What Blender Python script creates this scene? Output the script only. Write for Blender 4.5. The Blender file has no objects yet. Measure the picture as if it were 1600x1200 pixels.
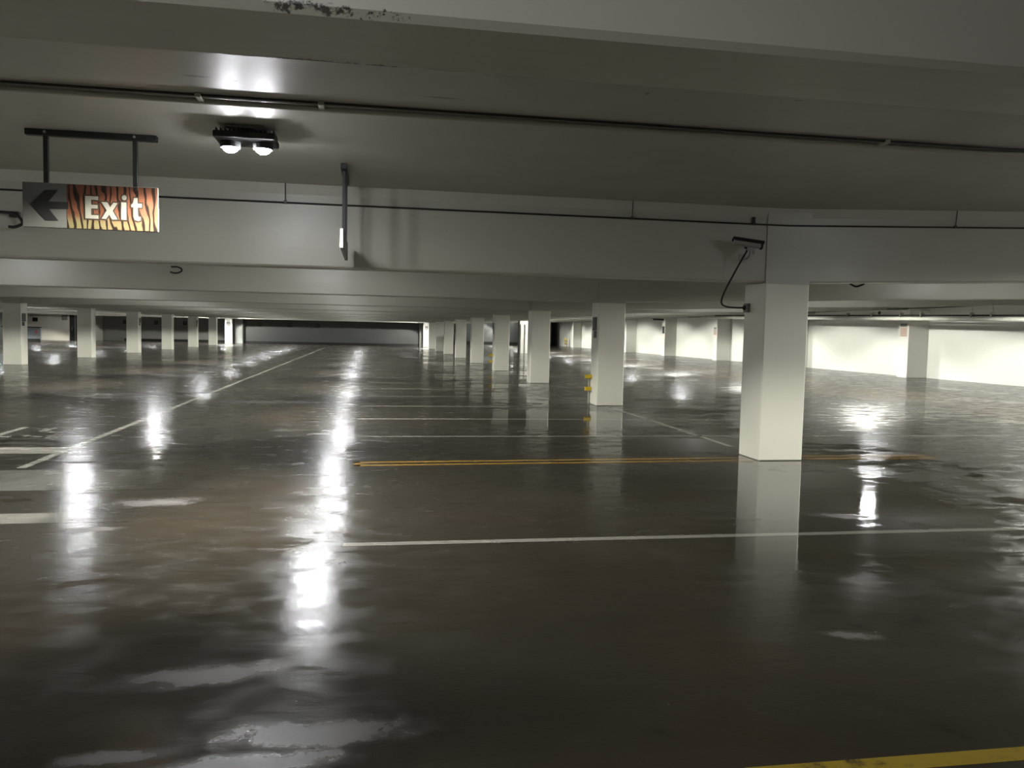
import bpy, bmesh, math, random
from mathutils import Vector, Matrix
random.seed(7)
S = bpy.context.scene
COL = S.collection
H = 1.65                                   # eye height of the photograph
F, PIT, ROL, YAW = 1267.0, 0.0638, 0.0211, 0.1725
XR, XR2 = 5.123, 5.751                     # right column row (left / right faces)
XL2, XL = -13.884, -13.236                 # left column row
XW = 24.4                                  # right wall
Y1, DY, CD = 10.049, 7.951, 0.60           # first column line, spacing, column depth
ZS, ZB = 3.35, 2.38                        # slab underside, beam underside
def yc(n): return Y1 + DY * (n - 1)
def rise(x): return max(0.0, x - 5.43) * 0.035   # the right bay's deck climbs towards the wall

# ------------------------------------------------------------------ helpers
def link(name, bm, mat, parent=None, smooth=False):
    me = bpy.data.meshes.new(name); bmesh.ops.recalc_face_normals(bm, faces=bm.faces)
    bm.to_mesh(me); bm.free()
    if smooth:
        for p in me.polygons: p.use_smooth = True
    o = bpy.data.objects.new(name, me); COL.objects.link(o)
    if mat: me.materials.append(mat)
    if parent: o.parent = parent
    return o
def tag(o, label, cat, group=None):
    o['label'] = label; o['category'] = cat
    if group: o['group'] = group
    return o
def thing(name, label, cat, loc=(0, 0, 0), group=None, rotz=0):
    o = bpy.data.objects.new(name, None); COL.objects.link(o)
    o.empty_display_size = .1; o.location = loc; o.rotation_euler = (0, 0, rotz)
    return tag(o, label, cat, group)
def structure(o): o['kind'] = 'structure'; return o
def box(bm, x0, x1, y0, y1, z0, z1, bev=0.0, seg=1, mtx=None):
    r = bmesh.ops.create_cube(bm, size=1.0)
    vs = r['verts']
    for v in vs:
        v.co = Vector(((x0 + x1) / 2 + v.co.x * (x1 - x0), (y0 + y1) / 2 + v.co.y * (y1 - y0), (z0 + z1) / 2 + v.co.z * (z1 - z0)))
    if bev:
        es = list({e for v in vs for e in v.link_edges})
        g = bmesh.ops.bevel(bm, geom=es, offset=bev, segments=seg, affect='EDGES', profile=.5)
        vs = list({v for f in g['faces'] for v in f.verts} | {v for v in vs if v.is_valid})
    if mtx:
        for v in vs: v.co = mtx @ v.co
    return vs
def tube(bm, pts, r, n=10, cap=True):
    pts = [Vector(p) for p in pts]; rings = []
    up = Vector((0, 0, 1))
    for i, p in enumerate(pts):
        t = (pts[min(i + 1, len(pts) - 1)] - pts[max(i - 1, 0)]).normalized()
        a = t.cross(up)
        if a.length < 1e-3: a = t.cross(Vector((1, 0, 0)))
        a.normalize(); b = a.cross(t)
        rings.append([bm.verts.new(p + (a * math.cos(k * 2 * math.pi / n) + b * math.sin(k * 2 * math.pi / n)) * r) for k in range(n)])
    for i in range(len(rings) - 1):
        for k in range(n):
            bm.faces.new((rings[i][k], rings[i][(k + 1) % n], rings[i + 1][(k + 1) % n], rings[i + 1][k]))
    if cap: bm.faces.new(rings[0]); bm.faces.new(rings[-1])
def smooth_pts(pts, n=8):
    P = [Vector(p) for p in pts]; out = []
    for i in range(len(P) - 1):
        p0, p1, p2, p3 = P[max(i - 1, 0)], P[i], P[i + 1], P[min(i + 2, len(P) - 1)]
        for k in range(n):
            t = k / n
            out.append(.5 * ((2 * p1) + (p2 - p0) * t + (2 * p0 - 5 * p1 + 4 * p2 - p3) * t * t + (3 * p1 - p0 - 3 * p2 + p3) * t ** 3))
    out.append(P[-1]); return out
def lathe(bm, prof, c, n=24, axis='z'):
    rings = []
    for r, h in prof:
        ring = []
        for k in range(n):
            a = 2 * math.pi * k / n
            q = (r * math.cos(a), r * math.sin(a), h)
            if axis == 'y': q = (q[0], q[2], q[1])
            if axis == 'x': q = (q[2], q[0], q[1])
            ring.append(bm.verts.new(Vector(c) + Vector(q)))
        rings.append(ring)
    for i in range(len(rings) - 1):
        for k in range(n):
            bm.faces.new((rings[i][k], rings[i][(k + 1) % n], rings[i + 1][(k + 1) % n], rings[i + 1][k]))
    bm.faces.new(rings[0]); bm.faces.new(rings[-1])
def prism(bm, poly, z0, z1, f=None):
    """poly in 2-D extruded from z0 to z1; f maps (u,v,w) to a point"""
    f = f or (lambda u, v, w: (u, v, w))
    a = [bm.verts.new(f(u, v, z0)) for u, v in poly]; b = [bm.verts.new(f(u, v, z1)) for u, v in poly]
    bm.faces.new(a); bm.faces.new(list(reversed(b)))
    n = len(poly)
    for i in range(n): bm.faces.new((a[i], a[(i + 1) % n], b[(i + 1) % n], b[i]))
def new_bm(): return bmesh.new()

# ------------------------------------------------------------------ materials
class NT:
    def __init__(s, name):
        s.m = bpy.data.materials.new(name); s.m.use_nodes = True
        s.t = s.m.node_tree; s.t.nodes.clear()
        s.out = s.n('ShaderNodeOutputMaterial'); s.b = s.n('ShaderNodeBsdfPrincipled')
        s.l(s.b.outputs[0], s.out.inputs[0])
        s.pos = s.n('ShaderNodeNewGeometry').outputs['Position']
    def n(s, k, **kw):
        x = s.t.nodes.new(k)
        for a, v in kw.items(): setattr(x, a, v)
        return x
    def l(s, a, b): s.t.links.new(a, b)
    def put(s, sock, v):
        if isinstance(v, bpy.types.NodeSocket): s.l(v, sock)
        else: sock.default_value = v
    def math(s, op, a, b=0.0, c=0.0, clamp=False):
        x = s.n('ShaderNodeMath', operation=op, use_clamp=clamp)
        for i, v in enumerate((a, b, c)): s.put(x.inputs[i], v)
        return x.outputs[0]
    def mapping(s, vec, loc=(0, 0, 0), rot=(0, 0, 0), scale=(1, 1, 1)):
        x = s.n('ShaderNodeMapping'); s.l(vec, x.inputs[0])
        x.inputs[1].default_value = loc; x.inputs[2].default_value = rot; x.inputs[3].default_value = scale
        return x.outputs[0]
    def noise(s, scale, detail=4, rough=.55, vec=None, dist=0.0):
        x = s.n('ShaderNodeTexNoise'); s.l(vec or s.pos, x.inputs['Vector'])
        x.inputs['Scale'].default_value = scale; x.inputs['Detail'].default_value = detail
        x.inputs['Roughness'].default_value = rough; x.inputs['Distortion'].default_value = dist
        return x.outputs[0]
    def step(s, v, a, b, lo=0.0, hi=1.0):
        x = s.n('ShaderNodeMapRange', interpolation_type='SMOOTHSTEP', clamp=True)
        s.l(v, x.inputs[0])
        for i, q in enumerate((a, b, lo, hi)): s.put(x.inputs[i + 1], q)
        return x.outputs[0]
    def mix(s, f, a, b):
        x = s.n('ShaderNodeMix', data_type='RGBA')
        s.put(x.inputs[0], f)
        s.put(x.inputs[6], a if isinstance(a, bpy.types.NodeSocket) else (*a, 1)); s.put(x.inputs[7], b if isinstance(b, bpy.types.NodeSocket) else (*b, 1))
        return x.outputs[2]
    def mixf(s, f, a, b):
        x = s.n('ShaderNodeMix', data_type='FLOAT')
        s.put(x.inputs[0], f); s.put(x.inputs[2], a); s.put(x.inputs[3], b)
        return x.outputs[0]
    def bump(s, h, strength, dist=.01, prev=None):
        x = s.n('ShaderNodeBump'); s.put(x.inputs['Strength'], strength); x.inputs['Distance'].default_value = dist
        s.l(h, x.inputs['Height'])
        if prev: s.l(prev, x.inputs['Normal'])
        return x.outputs[0]
    def base(s, v): s.put(s.b.inputs['Base Color'], v if isinstance(v, bpy.types.NodeSocket) else (*v, 1))
    def rough(s, v): s.put(s.b.inputs['Roughness'], v)
    def normal(s, v): s.l(v, s.b.inputs['Normal'])
    def sep(s):
        x = s.n('ShaderNodeSeparateXYZ'); s.l(s.pos, x.inputs[0]); return x.outputs
    def ellipse(s, cx, cy, rx, ry, rot=0.0, wob=None, edge=.35):
        """mask of a blot lying on a horizontal surface, 1 inside, ragged edge"""
        x, y, z = s.sep()
        dx = s.math('SUBTRACT', x, cx); dy = s.math('SUBTRACT', y, cy)
        c, q = math.cos(rot), math.sin(rot)
        u = s.math('ADD', s.math('MULTIPLY', dx, c / rx), s.math('MULTIPLY', dy, q / rx))
        v = s.math('ADD', s.math('MULTIPLY', dx, -q / ry), s.math('MULTIPLY', dy, c / ry))
        d = s.math('SQRT', s.math('ADD', s.math('MULTIPLY', u, u), s.math('MULTIPLY', v, v)))
        if wob: d = s.math('ADD', d, s.math('MULTIPLY', s.math('SUBTRACT', wob, .5), 1.6))
        return s.step(d, 1.0, 1.0 - edge)

def plain(name, col, rough=.5, metal=0.0, var=.12, scale=6.0, bump=0.0):
    t = NT(name)
    n = t.noise(scale, 5)
    a = tuple(c * (1 - var) for c in col); b = tuple(min(1, c * (1 + var)) for c in col)
    t.base(t.mix(n, a, b)); t.rough(rough); t.b.inputs['Metallic'].default_value = metal
    if bump: t.normal(t.bump(t.noise(scale * 8, 3), bump))
    return t.m
def emit(name, col, strength):
    t = NT(name); t.base(col); t.b.inputs['Emission Color'].default_value = (*col, 1)
    t.b.inputs['Emission Strength'].default_value = strength; t.m.cycles.emission_sampling = 'NONE'
    return t.m

def painted(name, col, rough=.32, bump=.25, peel=False, smear=False, grime=.0):
    """satin-painted concrete: brush-marked sheen, faint mottling"""
    t = NT(name)
    n1 = t.noise(.9, 5); n2 = t.noise(7, 6, .6)
    a = tuple(c * .9 for c in col)
    c = t.mix(n1, a, col)
    c = t.mix(t.math('MULTIPLY', t.step(n2, .62, .78), .18), c, tuple(q * .55 for q in col))
    if peel:
        x, y, z = t.sep()
        frag = t.noise(38, 5, .75); strip = t.noise(1.3, 3)
        along = t.math('MULTIPLY', t.step(x, -.62, -.15), t.step(x, .42, .0))
        for ey, w in ((2.0, .055), (2.36, .06)):
            d = t.math('ABSOLUTE', t.math('SUBTRACT', y, ey))
            near = t.step(d, w, .0)
            zz = t.step(z, ZB + w * 1.6, ZB - .0)
            m = t.math('MULTIPLY', t.math('MULTIPLY', near, zz), along)
            m = t.step(t.math('ADD', t.math('MULTIPLY', m, t.math('ADD', .55, t.math('MULTIPLY', strip, .5))), t.math('MULTIPLY', frag, 1.1)), 1.18, 1.27)
            c = t.mix(m, c, (.018, .017, .014))
    if smear:
        w = t.noise(16, 5, .65)
        for (cx, cy, rx, ry) in ((-1.2, 5.955, .10, .025), (.5, 6.06, .18, .022), (-.95, 6.0, .025, .012), (1.9, 5.6, .02, .03), (3.0, 5.5, .03, .012)):
            c = t.mix(t.math('MULTIPLY', t.ellipse(cx, cy, rx, ry, .05, w, .3), .75), c, (.12, .115, .095))
    t.base(c)
    t.rough(t.math('ADD', t.math('MULTIPLY', t.noise(1.7, 4), .22), rough - .1))
    st = t.mapping(t.pos, scale=(.35, 2.2, 2.2))
    h = t.bump(t.noise(1.6, 4, .5, st), bump, .05)
    h = t.bump(t.noise(14, 4, .6), bump * .35, .012, h)
    t.normal(h)
    return t.m

def wet(name, dry, worn=None, paint=0.0, fade=None):
    """concrete under a film of water: puddles, damp patches and scuffed pale areas; worn = colour that shows through"""
    t = NT(name)
    wob = t.noise(5.5, 6, .65)
    big = t.noise(.28, 4, .55, dist=.5)
    med = t.noise(1.0, 6, .62, t.mapping(t.pos, scale=(.7, 1.1, 1)), dist=.7)
    fine = t.noise(3.6, 5, .65, t.mapping(t.pos, scale=(.7, 1.15, 1)), dist=.5)
    grain = t.noise(70, 3, .6)
    # water depth: >0 puddle, <0 only damp
    bx = t.sep()[0]
    lvl = t.math('ADD', t.math('MULTIPLY', big, .35), t.math('ADD', t.math('MULTIPLY', med, .40), t.math('MULTIPLY', fine, .25)))
    bias = t.math('SUBTRACT', t.math('MULTIPLY', t.math('MULTIPLY', t.step(bx, 1.0, 2.8), t.step(bx, 9.0, 6.5)), .05), t.math('MULTIPLY', t.step(bx, -2.6, -4.5), .01))
    lvl = t.math('ADD', lvl, bias)
    pud = t.step(lvl, .535, .585)
    for (cx, cy, rx, ry, r) in ((4.4, 8.0, 2.0, 1.9, .1), (3.7, 5.9, 1.5, 1.0, .2), (3.6, 15.2, 2.4, 2.0, 0)):
        pud = t.math('MAXIMUM', pud, t.ellipse(cx, cy, rx, ry, r, wob, .3))
    sc = None
    for (cx, cy, rx, ry, r) in ((-.78, 3.93, .44, .15, .12), (-.2, 3.3, .5, .14, .03), (-.95, 3.2, .32, .07, .05), (2.65, 4.05, .22, .07, -.3), (-.5, 3.08, .5, .10, .1),
                                (-2.2, 6.9, .3, .09, .1), (-2.0, 7.9, .5, .25, .1), (4.35, 6.85, .35, .13, -.3), (-2.2, 18.5, 1.5, .5, 0)):
        e = t.ellipse(cx, cy, rx * 1.1, ry * 1.15, r, wob, .85); sc = e if sc is None else t.math('MAXIMUM', sc, e)
    if True:
        c0 = t.mix(t.noise(.55, 6, .6), tuple(c * .5 for c in dry), tuple(c * 1.55 for c in dry))
        c0 = t.mix(t.step(t.noise(2.3, 6, .7), .58, .72), c0, tuple(c * .45 for c in dry))
        c0 = t.mix(t.math('MULTIPLY', t.step(t.noise(.8, 4), .5, .7), .5), c0, (dry[0] * 1.2, dry[1] * 1.0, dry[2] * .8))
    if worn:
        wear = t.step(t.math('ADD', t.math('MULTIPLY', t.noise(11, 6, .7), .6), t.math('MULTIPLY', t.noise(1.5, 4, .6), .4)), .34 - paint, .52 - paint)
        if fade:
            fx = t.math('ADD', t.sep()[0], t.math('MULTIPLY', t.math('SUBTRACT', t.noise(2.5, 5, .7), .5), 1.2))
            wear = t.math('MULTIPLY', wear, t.step(fx, fade[1], fade[0]))
        c0 = t.mix(wear, c0, worn)
    if not worn:                                   # a crack across the right foreground, and specks of grit
        P = [(4.32, 6.5), (4.02, 5.72), (3.82, 4.98), (4.05, 4.80), (4.45, 4.81), (5.3, 5.0)]
        for (ax, ay), (qx, qy) in zip(P[:-1], P[1:]):
            L_ = math.hypot(qx - ax, qy - ay)
            e = t.ellipse((ax + qx) / 2, (ay + qy) / 2, L_ / 2 * 1.08, .03, math.atan2(qy - ay, qx - ax), t.noise(4, 4, .6), .8)
            c0 = t.mix(t.math('MULTIPLY', e, .7), c0, (.004, .0035, .003))
        c0 = t.mix(t.step(t.noise(38, 2, .5), .765, .80), c0, (.16, .15, .13))
    pale = (.105, .10, .10)
    c0 = t.mix(t.math('MULTIPLY', sc, .55), c0, pale)
    t.base(c0)
    front = t.ellipse(.6, 3.2, 5.5, 3.0, 0, wob, .5)
    damp = t.mixf(t.step(fine, .32, .66), .29, .13)
    damp = t.mixf(front, damp, t.mixf(t.step(fine, .35, .65), .21, .12))
    pud = t.math('MULTIPLY', pud, t.math('SUBTRACT', 1.0, t.math('MULTIPLY', front, .75)))
    r = t.mixf(pud, damp, .05)
    r = t.mixf(sc, r, .38)
    t.rough(r)
    t.b.inputs['IOR'].default_value = 1.41
    rip = t.noise(2.2, 3, .5, t.mapping(t.pos, scale=(.6, 1.6, 1)))
    h = t.bump(rip, .035, .02)
    h = t.bump(t.noise(1.5, 3, .5, t.mapping(t.pos, scale=(.45, 1.7, 1)), dist=.3), t.mixf(pud, .16, .02), .02, h)
    h = t.bump(t.noise(9, 5, .6), t.mixf(pud, .10, .012), .012, h)
    h = t.bump(grain, t.mixf(t.math('MAXIMUM', t.math('SUBTRACT', 1.0, pud), sc), .0, .16), .004, h)
    t.normal(h)
    return t.m

CONC = (.0140, .0120, .0088)
M_FLOOR = wet('wet_concrete', CONC)
M_WHITE = wet('worn_white_paint', CONC, (.20, .195, .17), .10)
M_BAR = wet('fading_white_paint', CONC, (.115, .112, .098), .08, (-2.95, -2.3))
M_NEAR = wet('dimmed_white_paint', CONC, (.105, .10, .088), .08)  # darker copy of the white paint, offsetting strong light on this line
M_WBAR = wet('white_bar_paint', CONC, (.20, .195, .17), .08)
M_GHOST = wet('ghosted_paint', CONC, (.085, .082, .072), .02, (-3.4, -2.2))
M_YELLOW = wet('worn_yellow_paint', CONC, (.24, .135, .018), .03)
M_YELLOW2 = wet('scuffed_yellow_paint', CONC, (.11, .078, .010), .0)
PAINT = (.43, .43, .365)
M_CEIL = painted('satin_ceiling_paint', (.35, .345, .30), .43, .12, smear=True)
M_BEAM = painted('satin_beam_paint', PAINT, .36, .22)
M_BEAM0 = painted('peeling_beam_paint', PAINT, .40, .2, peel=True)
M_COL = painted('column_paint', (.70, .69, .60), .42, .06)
M_WALL = painted('white_wall_paint', (.78, .78, .72), .45, .05)
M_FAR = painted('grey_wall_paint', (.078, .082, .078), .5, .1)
M_FARL = painted('grey_wall_brightened', (.24, .24, .22), .5, .1)  # lighter copy of the grey, brightness put in where light is lacking
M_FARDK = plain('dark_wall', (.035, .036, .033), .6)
M_BASE = plain('dark_base_band', (.012, .012, .011), .5)
M_BLACK = plain('black_metal', (.008, .008, .008), .55, 0, .2, 12)
M_RUBBER = plain('black_rubber', (.006, .006, .006), .55)
M_DKSIGN = plain('dark_sign_face', (.035, .033, .028), .4, 0, .4, 9)
M_GREY = plain('grey_plate', (.16, .16, .14), .35, .0, .1)
M_PRINT = plain('faded_print_grey', (.07, .068, .06), .4)
M_ALU = plain('brushed_aluminium', (.45, .45, .43), .3, .8, .1, 10)
M_CAM = plain('camera_housing_grey', (.30, .30, .27), .4)
M_PIPE = plain('white_pipe_paint', (.72, .72, .64), .35)
M_CPIPE = plain('painted_tube', (.36, .36, .31), .75)
M_YBLK = plain('yellow_rubber', (.60, .42, .02), .45, 0, .1, 20)
M_RED = plain('red_sign', (.50, .20, .19), .5)
M_BLUEG = plain('blue_grey_panel', (.30, .34, .36), .5)
M_BEIGE = plain('beige_panel', (.50, .48, .42), .5)
M_LENS = emit('lamp_lens', (.95, .97, 1.0), 700.0); M_LENS.cycles.emission_sampling = 'AUTO'
M_SMALL = emit('wall_lamp_lens', (1, .98, .9), 12.0)

# ------------------------------------------------------------------ setting
bm = new_bm(); box(bm, -32, XW + .3, -13, 113, -.3, 0)
structure(link('floor', bm, M_FLOOR))
bm = new_bm()
st = [(-32.0, 0), (5.43, 0), (XW + .3, rise(XW + .3))]
lo = [[bm.verts.new((x, y, ZS + d)) for x, d in st] for y in (-13, 113)]
hi = [[bm.verts.new((x, y, ZS + d + .3)) for x, d in st] for y in (-13, 113)]
for i in range(2):
    bm.faces.new((lo[0][i], lo[0][i + 1], lo[1][i + 1], lo[1][i])); bm.faces.new((hi[0][i], hi[1][i], hi[1][i + 1], hi[0][i + 1]))
    for k in (0, 1): bm.faces.new((lo[k][i], lo[k][i + 1], hi[k][i + 1], hi[k][i]))
for i in (0, 2): bm.faces.new((lo[0][i], lo[1][i], hi[1][i], hi[0][i]))
structure(link('ceiling', bm, M_CEIL))
def wall(name, x0, x1, y0, y1, z1, mat, z0=0.0):
    b = new_bm(); box(b, x0, x1, y0, y1, z0, z1); return structure(link(name, b, mat))
wall('wall_right', XW, XW + .3, -13, 108.5, 4.0, M_WALL)
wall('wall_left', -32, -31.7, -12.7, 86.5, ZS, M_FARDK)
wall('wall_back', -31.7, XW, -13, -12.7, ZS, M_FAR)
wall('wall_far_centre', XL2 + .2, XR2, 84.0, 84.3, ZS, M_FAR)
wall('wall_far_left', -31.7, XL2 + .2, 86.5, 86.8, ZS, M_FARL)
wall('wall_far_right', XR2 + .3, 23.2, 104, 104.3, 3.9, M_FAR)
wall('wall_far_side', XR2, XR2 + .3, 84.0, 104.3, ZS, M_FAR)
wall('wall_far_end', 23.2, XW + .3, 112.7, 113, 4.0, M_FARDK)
for nm, x0, x1, y in (('baseboard_far_centre', XL + .8, XR - .3, 84.0), ('baseboard_far_left', -24.3, XL2 + .2, 86.5), ('baseboard_far_right', XR2 + .3, 23.2, 104)):
    b = new_bm(); box(b, x0, x1, y - .04, y - .002, 0, .22 if y < 100 else .35); structure(link(nm, b, M_BASE))
# piers flanking the central far wall
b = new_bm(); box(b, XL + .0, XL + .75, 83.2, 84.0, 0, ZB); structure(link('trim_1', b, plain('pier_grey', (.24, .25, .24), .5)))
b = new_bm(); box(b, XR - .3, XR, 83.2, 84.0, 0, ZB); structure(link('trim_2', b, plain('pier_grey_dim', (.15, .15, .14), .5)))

# ------------------------------------------------------------------ beams
BW = .37
def beam(y, zb, mat, label, name='ceiling_beam', x0=-31.7, x1=XW, fl=0.0):
    b = new_bm(); c = .018
    prof = [(y - .03, ZS), (y, ZS - .12), (y, zb + c), (y + c, zb), (y + BW - c, zb), (y + BW, zb + c), (y + BW, ZS - .12), (y + BW + .03, ZS)]
    xs = [x0, 5.43, x1] if x0 < 5.43 < x1 else [x0, x1]
    rings = [[b.verts.new((x, p, z + rise(x))) for p, z in prof] for x in xs]
    for i in range(len(xs) - 1):
        for k in range(len(prof)):
            b.faces.new((rings[i][k], rings[i + 1][k], rings[i + 1][(k + 1) % len(prof)], rings[i][(k + 1) % len(prof)]))
    b.faces.new(rings[0]); b.faces.new(rings[-1])
    return tag(link(name, b, mat), label, 'beam', 'concrete beams under the deck')
BL = {0: 'nearest painted concrete beam across the top of the picture, paint peeling along both edges',
      1: 'deep painted concrete beam over the nearest column, carrying the security camera',
      2: 'second deep white beam, directly behind the one with the security camera',
      3: 'third deep white beam, over the column with no sign, behind two nearer beams'}
for n in range(-1, 14):
    y = yc(n + 0) + .016
    if n == 0: beam(2.0, 2.385, M_BEAM0, BL[0]); continue
    lab = BL.get(n, 'distant white concrete beam far behind the nearer ones, only its lower edge showing' if n > 3 else 'concrete beam behind the viewer')
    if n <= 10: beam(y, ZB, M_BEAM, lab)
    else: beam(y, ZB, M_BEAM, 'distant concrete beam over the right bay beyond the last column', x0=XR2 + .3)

# ------------------------------------------------------------------ columns
RL = {0: 'white square column just behind the viewer on the right',
      1: 'nearest white square column with its full reflection on the wet floor, cable box on its left face',
      2: 'second white column from the front in the right row, dark sign and two yellow blocks on its left face',
      3: 'third white column in the right row, plain with no sign or yellow blocks',
      4: 'fourth white column in the right row, narrow dark sign and two small yellow blocks on its left',
      5: 'fifth white column in the right row, plain, behind the small yellow-blocked one',
      6: 'sixth white column in the right row, dark sign edge on its left face',
      7: 'seventh white column in the right row, far away, before the dark sign edge',
      8: 'eighth white column in the right row, third from the brightly lit end one',
      9: 'ninth white column in the right row, just beside the brightly lit end one',
      10: 'far end column of the right row, glaring white with small dark sign, right end of the grey wall'}
LL = {3: 'left-row column left of the picture edge', 4: 'leftmost white column, black sign plate on its right face, at the left picture edge',
      5: 'white column second from the left edge, right beside the lobby doors',
      6: 'white column third from the left edge, dark sign edge at its right side',
      7: 'fourth white column of the left row, between the two dark square wall signs',
      8: 'fifth white column of the left row, thin dark sign on its right side',
      9: 'sixth white column of the left row, narrow, just before the glaring end column',
      10: 'far end column of the left row, glaring white with small dark sign, left end of the grey wall'}
def column(x0, x1, n, label, grp):
    b = new_bm(); y = yc(n)
    box(b, x0, x1, y, y + CD, 0, ZB, .012)
    if n != 0: box(b, x0, x1, y - .002, y + .014, ZB - .02, ZS - .01)
    o = link('column', b, M_COL); o.data.materials.append(M_BEAM)      # the head takes the beam's darker colour to match its tone
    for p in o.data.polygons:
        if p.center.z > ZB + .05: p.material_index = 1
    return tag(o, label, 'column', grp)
for n in range(0, 11): column(XR, XR2, n, RL[n], 'right row of columns')
for n in range(3, 11): column(XL2, XL, n, LL[n], 'left row of columns')
PILY = [32.42 + 10.1 * k for k in range(-2, 7)]
PILL = {0: 'white wall pilaster with a red and grey notice on it, right of the nearest column', 1: 'wall pilaster hidden by the nearest column',
        2: 'white wall pilaster with a pale notice, just left of the nearest column', 3: 'white wall pilaster with a small dark notice, right of the second column',
        4: 'white wall pilaster at the right edge of the second column', 5: 'far white wall pilaster just left of the second column', 6: 'farthest white wall pilaster beside the yellow standpipe'}
for k, y in enumerate(PILY):
    b = new_bm(); box(b, XW - 1.0, XW - .003, y, y + .7, 0, 3.0, .012)
    tag(link('wall_pilaster', b, M_WALL), PILL.get(k - 2, 'wall pilaster outside the picture on the right'), 'pilaster', 'pilasters along the right wall')

# ------------------------------------------------------------------ lamps
def make_lamp(loc, label, power, half, blend, grp, tilt=28, first=[None]):
    if first[0] is None:
        r = thing('ceiling_lamp', label, 'lamp', loc, grp)
        b = new_bm()
        box(b, -.16, .16, -.12, .12, .13, .15, .004)                     # mounting plate (slab is at +.15)
        box(b, -.05, .05, -.05, .05, .08, .13)
        link('mounting_plate', b, M_GREY, r)
        b = new_bm(); box(b, -.25, .25, -.19, .19, .03, .085, .012, 2)
        for i in range(14):
            x = -.235 + i * .036; box(b, x, x + .008, -.14, .14, .084, .115)
        for i in range(5): box(b, -.045 + i * .02, -.034 + i * .02, -.195, -.189, .04, .065)
        link('housing', b, M_BLACK, r)
        for s in (-1, 1):
            b = new_bm()
            lathe(b, [(.001, -.062), (.03, -.057), (.056, -.040), (.070, -.012), (.076, .02), (.08, .035)], (s * .135, 0, 0.0), 14)
            ln = link('lens', b, M_LENS, r, True)
            b = new_bm()
            for q in range(28):
                a0, a1 = 2 * math.pi * q / 28, 2 * math.pi * (q + 1) / 28
                P = [(rr * math.cos(a_), rr * math.sin(a_), zz) for a_ in (a0, a1) for rr, zz in ((.084, .034), (.084, -.022), (.077, -.022), (.077, .034))]
                vs = [b.verts.new((s * .135 + x, y, z)) for x, y, z in P]
                for k in range(4): b.faces.new((vs[k], vs[(k + 1) % 4], vs[4 + (k + 1) % 4], vs[4 + k]))
            bmesh.ops.remove_doubles(b, verts=b.verts, dist=.0005)
            link('bezel', b, M_BLACK, r)
        first[0] = r
    else:
        r = first[0].copy(); COL.objects.link(r); r.location = loc; r['label'] = label; r['group'] = grp
        for ch in first[0].children:
            if ch.type == 'MESH':
                c = ch.copy(); COL.objects.link(c); c.parent = r
    # each lens throws its beam out to one side of the lane; a weaker glow spreads all round
    for key, ang, s in (('side', 1, 1), ('side', -1, -1), ('glow', 0, 0)):
        pw = power if key == 'side' else min(power, PW * 1.6) * GLOW
        kk = (key, round(pw, 3), half, blend)
        if kk not in LIGHTS:
            L = bpy.data.lights.new('lamp_light', 'SPOT'); L.energy = pw
            L.spot_size = 2 * math.radians(half if key == 'side' else 87); L.spot_blend = blend if key == 'side' else .10
            L.shadow_soft_size = .09; L.color = (1.0, .985, .90); LIGHTS[kk] = L
        o = bpy.data.objects.new('lamp_light', LIGHTS[kk]); COL.objects.link(o)
        o.location = (loc[0] + s * .135, loc[1], loc[2] - .1); o.rotation_euler = (0, -ang * math.radians(tilt), 0)
    return r
LIGHTS = {}; GLOW = .010; PW = 1650
HA = 52; BL_ = .31
for k in range(-1, 10):
    y = 7.4 + 7.93 * k
    lab = 'twin-lens lamp glaring on the ceiling right of the exit sign' if k == 0 else 'twin ceiling lamp over the aisle hidden behind deep beams'
    make_lamp((-1.075, y, ZS - .15), lab, PW * (.9 if k < 0 else 1), HA, BL_, 'aisle lamps')
    make_lamp((-7.7, y, ZS - .15), 'twin ceiling lamp over the left lane hidden behind deep beams', PW * (.9 if k < 0 else 1), HA, BL_, 'left lane lamps')
for k in range(0, 13):
    make_lamp((15.4, 7.0 + 7.93 * k, ZS + rise(15.4) - .17), 'twin ceiling lamp over the right bay hidden behind deep beams', PW * (2.2 if k < 12 else .5), 62, .2, 'right bay lamps', 25)
make_lamp((8.9, 4.7, ZS + rise(8.9) - .16), 'added unseen twin lamp outside the picture, brightening the nearest column', 560, 75.0, .2, 'right bay lamps', 0)  # added lamp, no such fixture known; brightens the front of the nearest column
for k in range(2, 10):
    y = 7.4 + 7.93 * k
    make_lamp((-19.6, y, ZS - .15), 'twin ceiling lamp over the left bay hidden behind deep beams', PW, HA, BL_, 'left bay lamps')
    make_lamp((-26.5, y, ZS - .15), 'twin ceiling lamp over the left bay hidden behind deep beams', PW, HA, BL_, 'left bay lamps')
for x in ((XL + XL2) / 2, (XR + XR2) / 2):
    make_lamp((x, 79.3, ZS - .15), 'twin ceiling lamp lighting an end column hidden behind deep beams', PW * 1.1, 70, .1, 'end column lamps')
t = thing('wall_lamp', 'small bright lamp far away between the third and fourth right columns', 'lamp', (18.0, 103.9, 2.98))
b = new_bm(); box(b, -.16, .16, -.0, .1, -.02, .2, .01); link('back_box', b, M_GREY, t)
b = new_bm(); lathe(b, [(.01, -.16), (.13, -.12), (.2, -.02), (.2, .1), (.1, .16)], (0, -.14, .08), 18); link('lens', b, M_SMALL, t, True)

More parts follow.
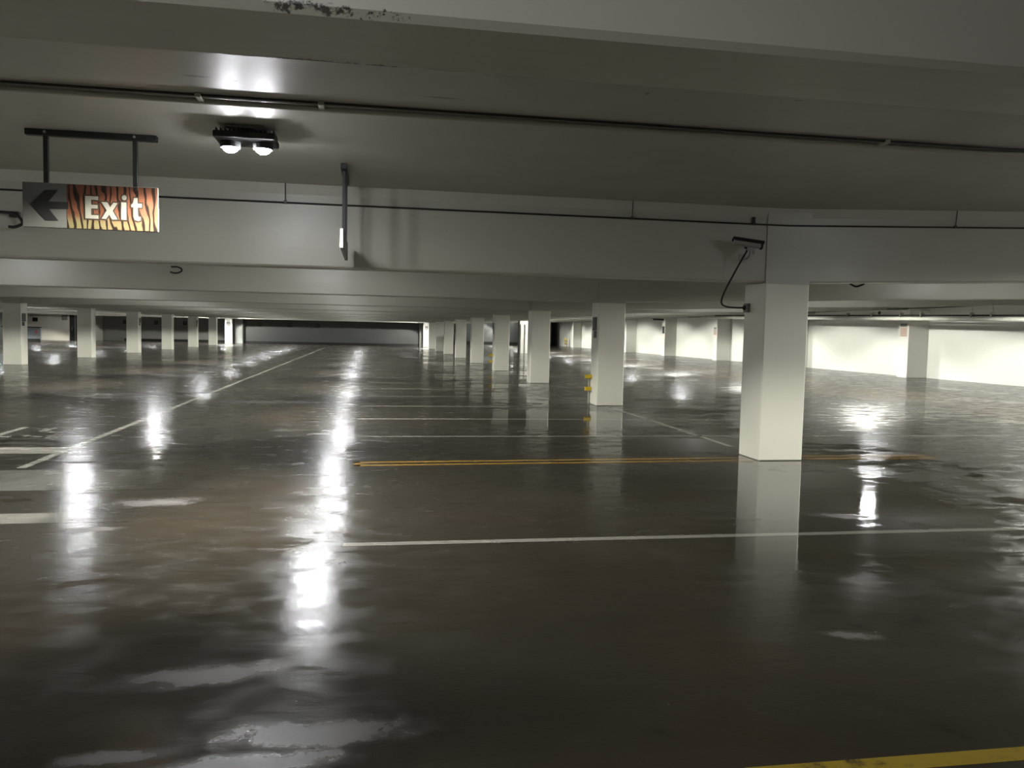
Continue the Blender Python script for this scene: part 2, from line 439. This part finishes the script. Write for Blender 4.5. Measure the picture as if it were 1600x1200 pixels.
# ------------------------------------------------------------------ conduits under the deck
t = thing('electrical_conduit', 'thin black conduit along the ceiling in front of the exit sign', 'conduit', (0, 6.37, 3.336))
b = new_bm(); tube(b, [(-31, 0, .0), (5.43, 0, 0), (24, 0, rise(24))], .010, 8); link('tube', b, M_BLACK, t)
for x in (-1.27, -.39, 4.3): 
    b = new_bm(); box(b, x - .022, x + .022, -.02, .13, -.02, .012, .004); link('clip', b, M_CPIPE, t)
b = new_bm(); tube(b, [(-31, 6.50, 3.327), (5.43, 6.50, 3.327), (24, 6.50, 3.327 + rise(24))], .022, 8)  # tube stands in for a grey strip along the slab
tag(link('painted_tube', b, M_CPIPE), 'pale painted tube standing in for the grey slab strip just behind the thin black conduit in front of the exit sign', 'conduit')
t = thing('electrical_conduit', 'thin black conduit along the top of the beam with the security camera', 'conduit', (0, 10.045, 3.13))
b = new_bm(); tube(b, [(-31, 0, -.02), (5.43, 0, .0), (24, 0, -.03 + rise(24))], .011, 8); link('tube', b, M_BLACK, t)
for x in (-5.3, -1.02, 3.26, 7.88):
    b = new_bm(); tube(b, [(x, 0, rise(x)), (x, -.02, .22 + rise(x))], .007, 8); box(b, x - .016, x + .016, -.016, .016, -.016 + rise(x), .02 + rise(x)); link('drop_rod', b, M_DKSIGN, t)
b = new_bm(); box(b, 4.90, 4.935, -.02, .012, .0, .09, .003); box(b, 4.87, 4.95, -.012, .01, -.012, .012); link('junction_clip', b, M_BLACK, t)

# ------------------------------------------------------------------ exit sign
ey = 7.9
t = thing('exit_sign', 'tiger-striped exit sign with black left arrow hanging from the ceiling', 'sign', (-2.485, ey, 2.49))
def local(bm_): return bm_
b = new_bm(); box(b, -.535, .56, -.03, .03, .805, .858, .004); link('ceiling_bar', b, M_BLACK, t)
for x in (-.37, .373):
    b = new_bm(); box(b, x - .02, x + .02, -.016, .016, .385, .808, .002); link('hanger_post', b, M_BLACK, t)
    b = new_bm(); lathe(b, [(.012, -.006), (.012, .0)], (x, -.032, .835), 10, 'y'); link('bolt', b, M_ALU, t)
tilt = .0
b = new_bm(); box(b, -.563, .566, -.018, .018, .0, .395, .003); link('panel', b, M_GREY, t)
gp = new_bm(); box(gp, -.560, -.199, -.021, -.0185, .004, .391); link('arrow_field', gp, plain('sign_grey', (.08, .08, .072), .4, 0, .1), t)
# tiger print
tm = NT('tiger_print')
ob = tm.n('ShaderNodeTexCoord').outputs['Object']
sx = tm.n('ShaderNodeSeparateXYZ'); tm.l(ob, sx.inputs[0])
wv = tm.n('ShaderNodeTexWave', wave_type='BANDS', bands_direction='X', wave_profile='SIN')
tm.l(tm.mapping(ob, rot=(0, .22, 0), scale=(1, 1, .38)), wv.inputs['Vector'])
wv.inputs['Scale'].default_value = 5.6; wv.inputs['Distortion'].default_value = 7.5; wv.inputs['Detail'].default_value = 2.2; wv.inputs['Detail Scale'].default_value = 1.5
sharp = tm.step(wv.outputs['Fac'], .66, .82)
n_ = tm.noise(9, 3, .5, ob)
vfade = tm.step(tm.math('ADD', sx.outputs[2], tm.math('MULTIPLY', n_, .12)), .10, .22)
cbase = tm.mix(vfade, (.115, .095, .045), (.088, .033, .018))
cbase = tm.mix(tm.math('MULTIPLY', tm.step(sx.outputs[0], .0, .55), .45), cbase, (.14, .058, .032))
tm.base(tm.mix(sharp, cbase, (.012, .007, .005))); tm.rough(.35)
b = new_bm(); box(b, -.197, .563, -.022, -.0185, .004, .391)
link('tiger_print', b, tm.m, t)
# arrow
def sp(px, py):      # zoomed sign crop pixels -> local x, z
    return (px - 188) / 5.217 * (1.129 / 211.5) - .563, .395 - ((py - 598) - (px - 188) * .030) / 5.217 * .00594
arrow = [(250, 768), (372, 660), (476, 658), (400, 748), (556, 752), (556, 806), (400, 806), (476, 897), (375, 895)]
b = new_bm(); prism(b, [sp(*q) for q in arrow], -.0235, -.0215, lambda u, v, w: (u, w, v)); link('arrow', b, M_BLACK, t)
def circ(cx, cy, r, n=18): return [(cx + r * math.cos(-a * 2 * math.pi / n), cy + r * math.sin(-a * 2 * math.pi / n)) for a in range(n)]
LET = {'E': [[(694, 702), (800, 706), (800, 733), (742, 731), (742, 770), (794, 772), (794, 800), (742, 798), (740, 850), (800, 852), (800, 880), (694, 876)]],
       'x': [[(826, 748), (874, 750), (897, 788), (925, 752), (958, 756), (917, 815), (957, 884), (912, 884), (889, 846), (862, 880), (826, 878), (869, 813)]],
       'i': [[(989, 748), (1031, 750), (1029, 886), (988, 884)], circ(1014, 712, 20)],
       't': [[(1094, 714), (1124, 714), (1124, 756), (1160, 758), (1158, 788), (1124, 788), (1124, 845), (1132, 862), (1148, 862), (1148, 888), (1128, 894), (1100, 886), (1089, 862), (1089, 786), (1070, 784), (1070, 768), (1087, 752)]]}
def offset(poly, d):
    n = len(poly); out = []
    area = sum(poly[i][0] * poly[(i + 1) % n][1] - poly[(i + 1) % n][0] * poly[i][1] for i in range(n))
    sg = 1 if area > 0 else -1
    for i in range(n):
        p0, p1, p2 = Vector(poly[i - 1]), Vector(poly[i]), Vector(poly[(i + 1) % n])
        a = (p1 - p0).normalized(); c = (p2 - p1).normalized()
        na = Vector((a.y, -a.x)) * sg; nc = Vector((c.y, -c.x)) * sg
        m = (na + nc); m = m.normalized() if m.length > 1e-4 else na
        k = d / max(.55, m.dot(na)); out.append(tuple(p1 + m * k))
    return out
M_LET = plain('cream_letter', (.155, .15, .125), .4); M_OUT = plain('dark_letter_outline', (.03, .02, .013), .4)
for ch, polys in LET.items():
    b = new_bm(); ob_ = new_bm()
    for i, p in enumerate(polys):
        prism(b, [sp(*q) for q in p], -.0265, -.0245, lambda u, v, w: (u, w, v))
        prism(ob_, [sp(*q) for q in offset(p, 11)], -.0242 - i * .0001, -.0225, lambda u, v, w: (u, w, v))
    le = link('letter', b, M_LET, t); link('letter_outline', ob_, M_OUT, le)
b = new_bm(); lathe(b, [(.011, -.027), (.011, -.022)], (.375, 0, .372), 12, 'y'); link('bolt', b, M_BLACK, t)

# sign hung edge-on in the middle of the bay
t = thing('hanging_sign', 'sign hanging edge-on from the ceiling, dark post above a bright narrow edge', 'sign', (-.3, 8.3, 2.45))
b = new_bm(); box(b, -.03, .03, .35, 1.35, .845, .898, .004); link('ceiling_bar', b, M_BLACK, t)
for y in (.52, 1.18):
    b = new_bm(); box(b, -.016, .016, y - .02, y + .02, .19, .848, .002); link('hanger_post', b, M_BLACK, t)
b = new_bm(); box(b, -.017, .017, .03, 1.5, .0, .20, .002); link('panel', b, M_DKSIGN, t)
b = new_bm(); box(b, -.019, .012, .012, .032, .005, .195, .002); link('lit_edge', b, plain('lit_edge_paint', (.75, .75, .72), .4), t)  # pale strip paints in the lamplight on the panel's near edge

# ------------------------------------------------------------------ security camera on beam 1
fy = yc(1) + .016
t = thing('security_camera', 'grey box security camera on the beam beside the nearest column', 'camera', (4.78, fy, 2.70))
R = Matrix.Translation((-.05, -.25, .145)) @ Matrix.Rotation(math.radians(9), 4, 'Y') @ Matrix.Rotation(math.radians(-18), 4, 'Z')
b = new_bm(); box(b, -.17, .17, -.055, .055, -.035, .04, .008, 2, R); link('housing', b, M_CAM, t)
b = new_bm(); box(b, -.19, .20, -.068, .068, .042, .054, .004, 1, R)
for s in (-1, 1): box(b, -.19, .20, s * .068 - .004, s * .068 + .004, .012, .054, 0, 1, R)
link('sunshield', b, M_BLACK, t)
b = new_bm(); box(b, .165, .195, -.05, .05, -.045, .032, .006, 1, R); link('lens_window', b, M_BLACK, t)
b = new_bm(); tube(b, smooth_pts([(.0, -.005, -.02), (.0, -.12, -.035), (-.0, -.22, .0), (-.01, -.25, .075)]), .014, 10)
box(b, -.06, .05, -.275, -.225, .06, .082, .004); box(b, .03, .055, -.265, -.235, .015, .085, .003)
box(b, -.045, .045, -.012, -.001, -.07, .04, .004); link('bracket', b, M_CAM, t)
b = new_bm()
pts = [(-.085, -.24, .095), (-.06, -.25, .088), (-.05, -.24, .05), (-.075, -.19, -.03), (-.165, -.12, -.25), (-.235, -.02, -.47), (-.215, .10, -.60), (-.06, .28, -.645), (.16, .43, -.650), (.262, .455, -.647)]
tube(b, smooth_pts(pts, 10), .0125, 10); link('cable', b, M_RUBBER, t, True)
t = thing('junction_box', 'small grey cable box on the left face of the nearest column', 'box', (XR, 10.52, 2.053))
b = new_bm(); box(b, -.05, .0, -.055, .055, -.06, .06, .006); link('box_body', b, M_GREY, t)
b = new_bm(); lathe(b, [(.03, -.075), (.034, -.05), (.034, -.04)], (0, 0, 0), 14, 'x'); link('cable_gland', b, M_RUBBER, t)

# hoses on the beams
t = thing('flexible_conduit', 'black curled flexible conduit left of the exit sign on the camera beam', 'conduit', (-4.0, fy, 2.8))
b = new_bm(); tube(b, smooth_pts([(-1.0, -.03, .085), (-.35, -.03, .07), (-.08, -.05, .07), (.06, -.08, .05), (.13, -.10, -.01), (.135, -.10, -.06), (.06, -.10, -.095), (.0, -.09, -.092)], 8), .017, 10); link('hose', b, M_RUBBER, t, True)
b = new_bm(); box(b, -.02, .09, -.05, -.002, .02, .085, .01); link('clamp', b, M_DKSIGN, t)
b = new_bm(); tube(b, smooth_pts([(-4.12, 17.97, 2.86), (-4.0, 17.93, 2.86), (-3.92, 17.91, 2.83), (-3.90, 17.91, 2.785), (-3.95, 17.91, 2.745), (-4.04, 17.92, 2.73), (-4.13, 17.93, 2.75)], 8), .017, 10)
tag(link('flexible_conduit', b, M_RUBBER, None, True), 'small black curled hose loop under the camera beam, right of the exit sign', 'conduit')
b = new_bm(); tube(b, smooth_pts([(6.52, 10.34, 2.425), (6.58, 10.36, 2.40), (6.65, 10.37, 2.385), (6.76, 10.37, 2.425)], 6), .014, 8)
tag(link('flexible_conduit', b, M_RUBBER, None, True), 'tiny dark hose end under the beam right of the nearest column', 'conduit')

# ------------------------------------------------------------------ signs on columns and walls
def col_sign(x, side, y0, y1, z0, z1, label, lower=.35):
    r = thing('column_sign', label, 'sign', (x, (y0 + y1) / 2, z0), 'dark signs on the columns')
    w = (y1 - y0) / 2; h = z1 - z0
    b = new_bm(); box(b, *sorted((side * .002, side * .014)), -w, w, h * lower, h, .002); link('sign_plate', b, M_DKSIGN, r)
    b = new_bm(); box(b, *sorted((side * .002, side * .012)), -w, w * .35, 0, h * lower - .01, .002); link('lower_plate', b, M_DKSIGN, r)
    b = new_bm()
    for k in range(3): box(b, *sorted((side * .014, side * .016)), -w * .6, w * .6, h * (.48 + .16 * k), h * (.54 + .16 * k))
    link('faded_print', b, M_PRINT, r)
    return r
col_sign(XR, -1, 18.16, 18.48, 1.56, 2.04, 'black sign panel on the second right column above the yellow blocks')
col_sign(XR, -1, 34.15, 34.50, 1.55, 2.03, 'black sign on the left face of the fourth right column')
col_sign(XR, -1, 50.0, 50.4, 1.58, 2.05, 'black sign on the left face of the sixth right column')
col_sign(XL, 1, 33.98, 34.34, 1.50, 1.98, 'black sign on the right face of the leftmost column')
col_sign(XL, 1, 49.9, 50.3, 1.58, 2.01, 'dark sign on the right face of the third left column')
col_sign(XL, 1, 65.6, 66.05, 1.58, 2.06, 'dark sign on the right face of the fifth left column')
for x0, x1, lab in ((-13.75, -13.33, 'dark round-bottomed sign on the glaring left end column'), (5.21, 5.6, 'dark sign on the glaring right end column')):
    b = new_bm(); w = (x1 - x0) / 2; y = yc(10)
    poly = [(-w, .2), (-w, .42), (w, .42), (w, .2), (w * .7, .06), (0, .0), (-w * .7, .06)]
    r = thing('end_column_sign', lab, 'sign', ((x0 + x1) / 2, y, 1.63), 'signs on the end columns')
    prism(b, poly, -.012, -.002, lambda u, v, w_: (u, w_, v)); link('sign_plate', b, M_DKSIGN, r)
    b = new_bm(); box(b, -w * .7, w * .7, -.015, -.012, .12, .2); link('faded_print', b, M_PRINT, r)
for x, y, lab in ((-10.95, 84.0, 'left one of three dark square wall signs on the grey far wall'), (-8.07, 84.0, 'middle one of three dark square wall signs on the grey far wall'),
                  (-5.34, 84.0, 'right one of three dark square wall signs on the grey far wall'), (-21.3, 86.5, 'dark square wall sign right of the third left column'),
                  (-18.55, 86.5, 'dark square wall sign between the fourth and fifth left columns'), (-24.2, 86.5, 'dark square wall sign left of the third left column')):
    r = thing('wall_sign', lab, 'sign', (x, y, 1.66), 'dark signs on the far walls')
    b = new_bm(); box(b, -.2, .2, -.05, -.003, 0, .42, .01); link('sign_plate', b, M_DKSIGN, r)
    b = new_bm(); box(b, -.14, .14, -.054, -.05, .24, .34); link('faded_print', b, M_PRINT, r)
def pil_sign(y, w, z0, z1, lab, dark):
    x = XW - 1.0
    r = thing('wall_notice', lab, 'sign', (x, y, z0), 'notices on the pilasters')
    b = new_bm(); box(b, -.014, -.002, -w, w, 0, z1 - z0, .002); link('sign_plate', b, M_DKSIGN if dark else M_BEIGE, r)
    b = new_bm(); h = z1 - z0
    if dark:
        for k in range(3): box(b, -.017, -.014, -w * .6, w * .6, h * (.15 + .28 * k), h * (.27 + .28 * k))
        link('faded_print', b, M_PRINT, r)
    else:
        for k in range(5): box(b, -.017, -.014, -w * .75, w * .75, h * (.05 + .12 * k), h * (.12 + .12 * k))
        link('red_print', b, plain('faded_red_print', (.45, .27, .22), .5), r)
        b = new_bm(); box(b, -.017, -.014, -w * .8, w * .8, h * .74, h * .95); link('grey_print', b, M_GREY, r)
    return r
pil_sign(PILY[2] + .33, .26, 1.82, 2.42, 'white notice with red bars on the pilaster right of the nearest column', False)
pil_sign(PILY[4] + .33, .25, 1.75, 2.30, 'pale notice on the pilaster just left of the nearest column', False)
pil_sign(PILY[5] + .33, .25, 1.80, 2.38, 'small dark notice on the pilaster right of the second column', True)

# yellow blocks and the down-pipe they guard
def yblock(y, z, lab):
    r = thing('bumper_block', lab, 'bumper', (XR, y, z), 'yellow blocks on the columns')
    b = new_bm(); box(b, -.16, .0, -.05, .05, -.045, .045, .012, 2); link('block', b, M_YBLK, r)
    b = new_bm(); lathe(b, [(.016, -.166), (.016, -.158)], (0, 0, 0), 10, 'x'); link('bolt', b, M_BLACK, r)
for y, z, lab in ((18.5, .645, 'upper yellow block on the second right column'), (18.5, .36, 'lower yellow block on the second right column'),
                  (34.4, .655, 'upper small yellow block on the fourth right column'), (34.4, .375, 'lower small yellow block on the fourth right column')):
    yblock(y, z, lab)
b = new_bm(); tube(b, [(XR - .032, 18.6, .002), (XR - .032, 18.6, .70)], .02, 10); tag(link('drain_pipe', b, M_CPIPE), 'thin pale pipe behind the yellow blocks of the second right column', 'pipe')

# ------------------------------------------------------------------ pipes along the right wall
def pz(y): return 2.46 + .0163 * (y - 24.45)
px_ = 22.0
t = thing('overhead_pipe', 'thick white pipe with black line on top along the right wall', 'pipe', (px_, 0, 0))
b = new_bm(); tube(b, [(0, 10, pz(10)), (0, 30, pz(30)), (0, 51, pz(51))], .08, 16); link('pipe', b, M_PIPE, t, True)
b = new_bm(); tube(b, [(-.02, 9, pz(9) + .13), (-.02, 30, pz(30) + .13), (-.02, 52.5, pz(52.5) + .13)], .035, 10); link('black_line', b, M_BLACK, t, True)
for y in (18.6, 22.2, 25.9, 26.9, 29.7, 31.0, 33.0, 34.9, 38.9, 39.9):
    b = new_bm(); box(b, -.09, .09, y - .025, y + .025, pz(y) + .06, pz(y) + .24, .004)
    tube(b, [(0, y, pz(y) + .22), (0, y, ZS + rise(px_) - .005)], .008, 6); link('hanger', b, M_CPIPE, t)
b = new_bm(); lathe(b, [(.03, -.06), (.06, -.04), (.06, .05), (.02, .08)], (-.02, 32.5, pz(32.5) + .24), 12); link('valve', b, M_BLACK, t)
b = new_bm(); tube(b, [(XW - 1.06, -12, 3.06), (XW - 1.06, 100, 3.06)], .02, 8); tag(link('wall_conduit', b, M_BLACK), 'thin dark conduit high along the right wall above the white pipe', 'conduit')
b = new_bm(); box(b, 22.6, 23.4, 63.0, 63.4, 2.86, 2.98, .01); tag(link('cable_tray', b, M_BLACK), 'short dark bracket under the ceiling above the small dark pilaster notice', 'bracket')
# standpipe
t = thing('standpipe', 'small yellow standpipe on the far right wall left of the second column', 'standpipe', (XW - .4, 98.6, 0))
b = new_bm(); tube(b, [(0, 0, .0), (0, 0, 1.1)], .09, 10); link('riser', b, M_BEIGE, t)
b = new_bm(); lathe(b, [(.05, -.35), (.22, -.3), (.22, .0), (.08, .05)], (0, 0, .85), 14, 'x'); lathe(b, [(.05, -.3), (.18, -.26), (.18, .0), (.08, .05)], (0, 0, .42), 14, 'x'); link('valve', b, plain('pale_yellow_paint', (.55, .47, .18), .5), t)

# ------------------------------------------------------------------ block by the far right columns and the lobby
b = new_bm(); box(b, 11.6, 13.5, 63.5, 63.9, 0, ZB + .18); 
for k in range(5): box(b, 11.68 + k * .36, 11.70 + k * .36, 63.47, 63.5, .02, 2.3)
tag(link('stair_enclosure', b, M_WALL), 'white ribbed enclosure beside the third right column, far away', 'enclosure')
b = new_bm(); box(b, 11.53, 11.595, 63.46, 63.9, 0, ZB + .18); tag(link('dark_side_strip', b, M_BASE), 'dark edge strip on the left of the white ribbed enclosure', 'strip')  # strip stands in for the enclosure's dark left side

LY = 82.3
b = new_bm(); box(b, -31.6, -27.98, LY, LY + .3, 0, ZS - .01); box(b, -27.98, -26.95, LY, LY + .3, 2.45, ZS - .01); box(b, -26.95, -26.3, LY, LY + .3, 0, ZS - .01); box(b, -26.6, -26.3, LY + .3, 86.48, 0, ZS - .01)
structure(link('wall_lobby', b, M_BEIGE))
t = thing('door_1', 'dark double lobby doors beside the second left column', 'door', (-27.98, LY + .1, 0)); t['kind'] = 'structure'
for x in (.02, .54):
    b = new_bm(); box(b, x, x + .44, -.03, .03, .02, 2.4, .006); d = link('door_leaf', b, M_BLACK, t)
    b = new_bm(); box(b, x + .19, x + .21, -.06, -.031, .9, 1.3); link('door_handle', b, M_ALU, d)
b = new_bm(); box(b, .47, .53, -.05, .05, 0, 2.44); box(b, -.05, 1.05, -.12, .1, 2.40, 2.46); link('door_frame', b, M_ALU, t)
t = thing('lobby_canopy_wall', 'blue-grey panel under a thin dark ledge with a faded red badge, right of the leftmost column', 'panel', (-27.9, 74.5, 0))
b = new_bm(); box(b, -2.6, .31, 0, .2, .25, 1.15, .01); link('panel', b, M_BLUEG, t)
b = new_bm(); box(b, -2.7, .3, -.15, .35, 1.17, 1.26, .01); link('ledge', b, M_BLACK, t)
b = new_bm(); box(b, -2.6, .25, .02, .2, 0, .25); link('plinth', b, M_FARDK, t)
b = new_bm(); prism(b, [(-.14, .97), (.14, .97), (.12, .78), (.03, .62), (-.03, .62), (-.12, .78)], -.02, -.002, lambda u, v, w: (u, w, v)); link('badge', b, M_RED, t)
t = thing('hanging_notice', 'small dark notice with pale top on the lobby wall, right of the leftmost column', 'sign', (-30.9, LY, 1.72))
b = new_bm(); box(b, -.22, .22, -.06, -.003, 0, .36, .01); link('sign_plate', b, M_BLACK, t)
b = new_bm(); box(b, -.22, .22, -.07, -.003, .38, .68, .02); link('lamp_head', b, M_BEIGE, t)
b = new_bm(); box(b, -28.6, -28.1, LY - .08, LY - .002, 1.9, 2.4, .02); tag(link('wall_box', b, M_GREY), 'small grey box on the lobby wall left of the dark doors', 'box')

# ------------------------------------------------------------------ floor markings (paint films lying on the deck)
def mark(name, rects, mat, label, cat='floor marking', group=None, rot=0.0, piv=(0, 0), z=.0012):
    b = new_bm()
    for x0, x1, y0, y1 in rects:
        vs = box(b, x0, x1, y0, y1, .0004, z)
        if rot:
            for v in vs:
                dx, dy = v.co.x - piv[0], v.co.y - piv[1]
                v.co.x = piv[0] + dx * math.cos(rot) - dy * math.sin(rot); v.co.y = piv[1] + dx * math.sin(rot) + dy * math.cos(rot)
    return tag(link(name, b, mat), label, cat, group)
mark('lane_line', [(-3.94, -3.84, 9.9, 70)], M_WHITE, 'long white line running away up the aisle left of the lamp glare')
mark('stall_line', [(-.2, 11.2, 6.19, 6.285)], M_NEAR, 'nearest white stall line crossing under the reflection of the nearest column', 'floor marking', 'stall lines')
for i, y in enumerate((12.6, 15.1, 17.65)):
    mark('stall_line', [(-.2, 11.2, y - .045, y + .045)], M_WHITE, ('faint white stall line just behind the yellow double line', 'faint white stall line second behind the yellow double line', 'faint white stall line at the foot of the second right column')[i], 'floor marking', 'stall lines')
for i in range(9):
    y = 20.25 + 2.6 * i
    if abs(y - 26.2) < .5 : continue
    mark('stall_line', [(-.2, 5.1, y - .045, y + .045), (5.77, 11.2, y - .045, y + .045)] if False else [(-.2, 11.2, y - .045, y + .045)], M_WHITE, 'faint distant white stall line behind the second right column', 'floor marking', 'distant stall lines') if not any(yc(n) - .1 < y < yc(n) + .7 for n in range(1, 8)) else None
mark('row_line', [(5.31, 5.40, 11.4, 17.9)], M_WHITE, 'worn white line from the second right column towards the nearest column')
mark('yellow_line', [(-.2, 5.09, 10.09, 10.17), (-.2, 5.09, 9.87, 9.95), (-.2, -.12, 9.87, 10.17)], M_YELLOW, 'double yellow line ending left of centre, left of the nearest column', 'floor marking', None, .036, (-.2, 10.0))
mark('yellow_line', [(5.78, 7.9, 10.40, 10.47), (5.9, 7.9, 10.16, 10.24)], M_YELLOW, 'faded double yellow line just right of the nearest column foot')
mark('yellow_line', [(-.2, 5.2, 2.715, 2.81)], M_YELLOW2, 'scuffed yellow line at the bottom right corner of the picture')
mark('stop_bar', [(-8.2, -3.95, 11.0, 11.54)], M_WBAR, 'white stop bar below the painted letters, at the left edge', 'floor marking', 'stop bars')
mark('stop_bar', [(-8.2, -1.9, 7.14, 7.52)], M_BAR, 'near white stop bar at the left picture edge, fading out to the right', 'floor marking', 'stop bars')
mark('paint_ghost', [(-8.2, -1.5, 8.55, 9.75)], M_GHOST, 'broad greyed-out paint patch between the two white stop bars', 'floor marking')
t = thing('road_lettering', 'white upside-down painted word partly cut off at the left edge', 'floor marking', (-4.5, 12.55, 0))
# letters turned to face traffic coming towards us; u grows to their right (= -x), v grows away from their reader (= -y)
def letter(polys, u0):
    b = new_bm()
    for p in polys: prism(b, [(-(u0 + u), 1.2 - v) for u, v in p], .0004, .003)
    link('letter', b, M_WHITE, t)
def ring(pts, w):
    o = []
    for (a, c) in zip(pts[:-1], pts[1:]):
        a, c = Vector(a), Vector(c); d = (c - a).normalized(); nn = Vector((-d.y, d.x)) * w / 2; e = d * w * .35
        o.append([tuple(a - e + nn), tuple(c + e + nn), tuple(c + e - nn), tuple(a - e - nn)])
    return o
letter(ring([(.44, 1.0), (.34, 1.13), (.14, 1.13), (.05, .98), (.05, .78), (.15, .65), (.33, .58), (.42, .45), (.42, .22), (.33, .07), (.12, .07), (.03, .2)], .1), .0)
letter([[(.0, 1.08), (.0, 1.2), (.46, 1.2), (.46, 1.08)], [(.18, 0), (.18, 1.08), (.28, 1.08), (.28, 0)]], .60)
letter(ring([(.05, .15), (.05, 1.05), (.15, 1.15), (.35, 1.15), (.45, 1.05), (.45, .15), (.35, .05), (.15, .05), (.05, .15)], .1), 1.2)
letter(ring([(.05, .0), (.05, 1.14), (.33, 1.14), (.44, 1.0), (.44, .75), (.33, .6), (.05, .6)], .1), 1.85)

# ------------------------------------------------------------------ camera, world, view
cam = bpy.data.cameras.new('camera'); cam.sensor_width = 36; cam.lens = F * 36 / 1600; cam.clip_start = .05; cam.clip_end = 300
co = bpy.data.objects.new('camera', cam); COL.objects.link(co)
sy, cy, sp_, cp = math.sin(YAW), math.cos(YAW), math.sin(PIT), math.cos(PIT)
fwd = Vector((sy * cp, cy * cp, -sp_)); rgt = Vector((cy, -sy, 0)); upv = Vector((sy * sp_, cy * sp_, cp))
sr, cr = math.sin(ROL), math.cos(ROL)
r2 = rgt * cr + upv * sr; u2 = upv * cr - rgt * sr
co.matrix_world = Matrix(((r2.x, u2.x, -fwd.x, 0), (r2.y, u2.y, -fwd.y, 0), (r2.z, u2.z, -fwd.z, H), (0, 0, 0, 1)))
S.camera = co
w = bpy.data.worlds.new('world'); S.world = w; w.use_nodes = True
w.node_tree.nodes['Background'].inputs[0].default_value = (.9, 1, .9, 1); w.node_tree.nodes['Background'].inputs[1].default_value = .002
S.view_settings.view_transform = 'Standard'; S.view_settings.look = 'None'; S.view_settings.gamma = 1; S.view_settings.use_curve_mapping = False
S.view_settings.exposure = 0.0
S.cycles.use_denoising = True; S.cycles.max_bounces = 10; S.cycles.diffuse_bounces = 6; S.cycles.glossy_bounces = 5
S.cycles.sample_clamp_indirect = 6.0; S.cycles.use_light_tree = True; S.cycles.caustics_reflective = True
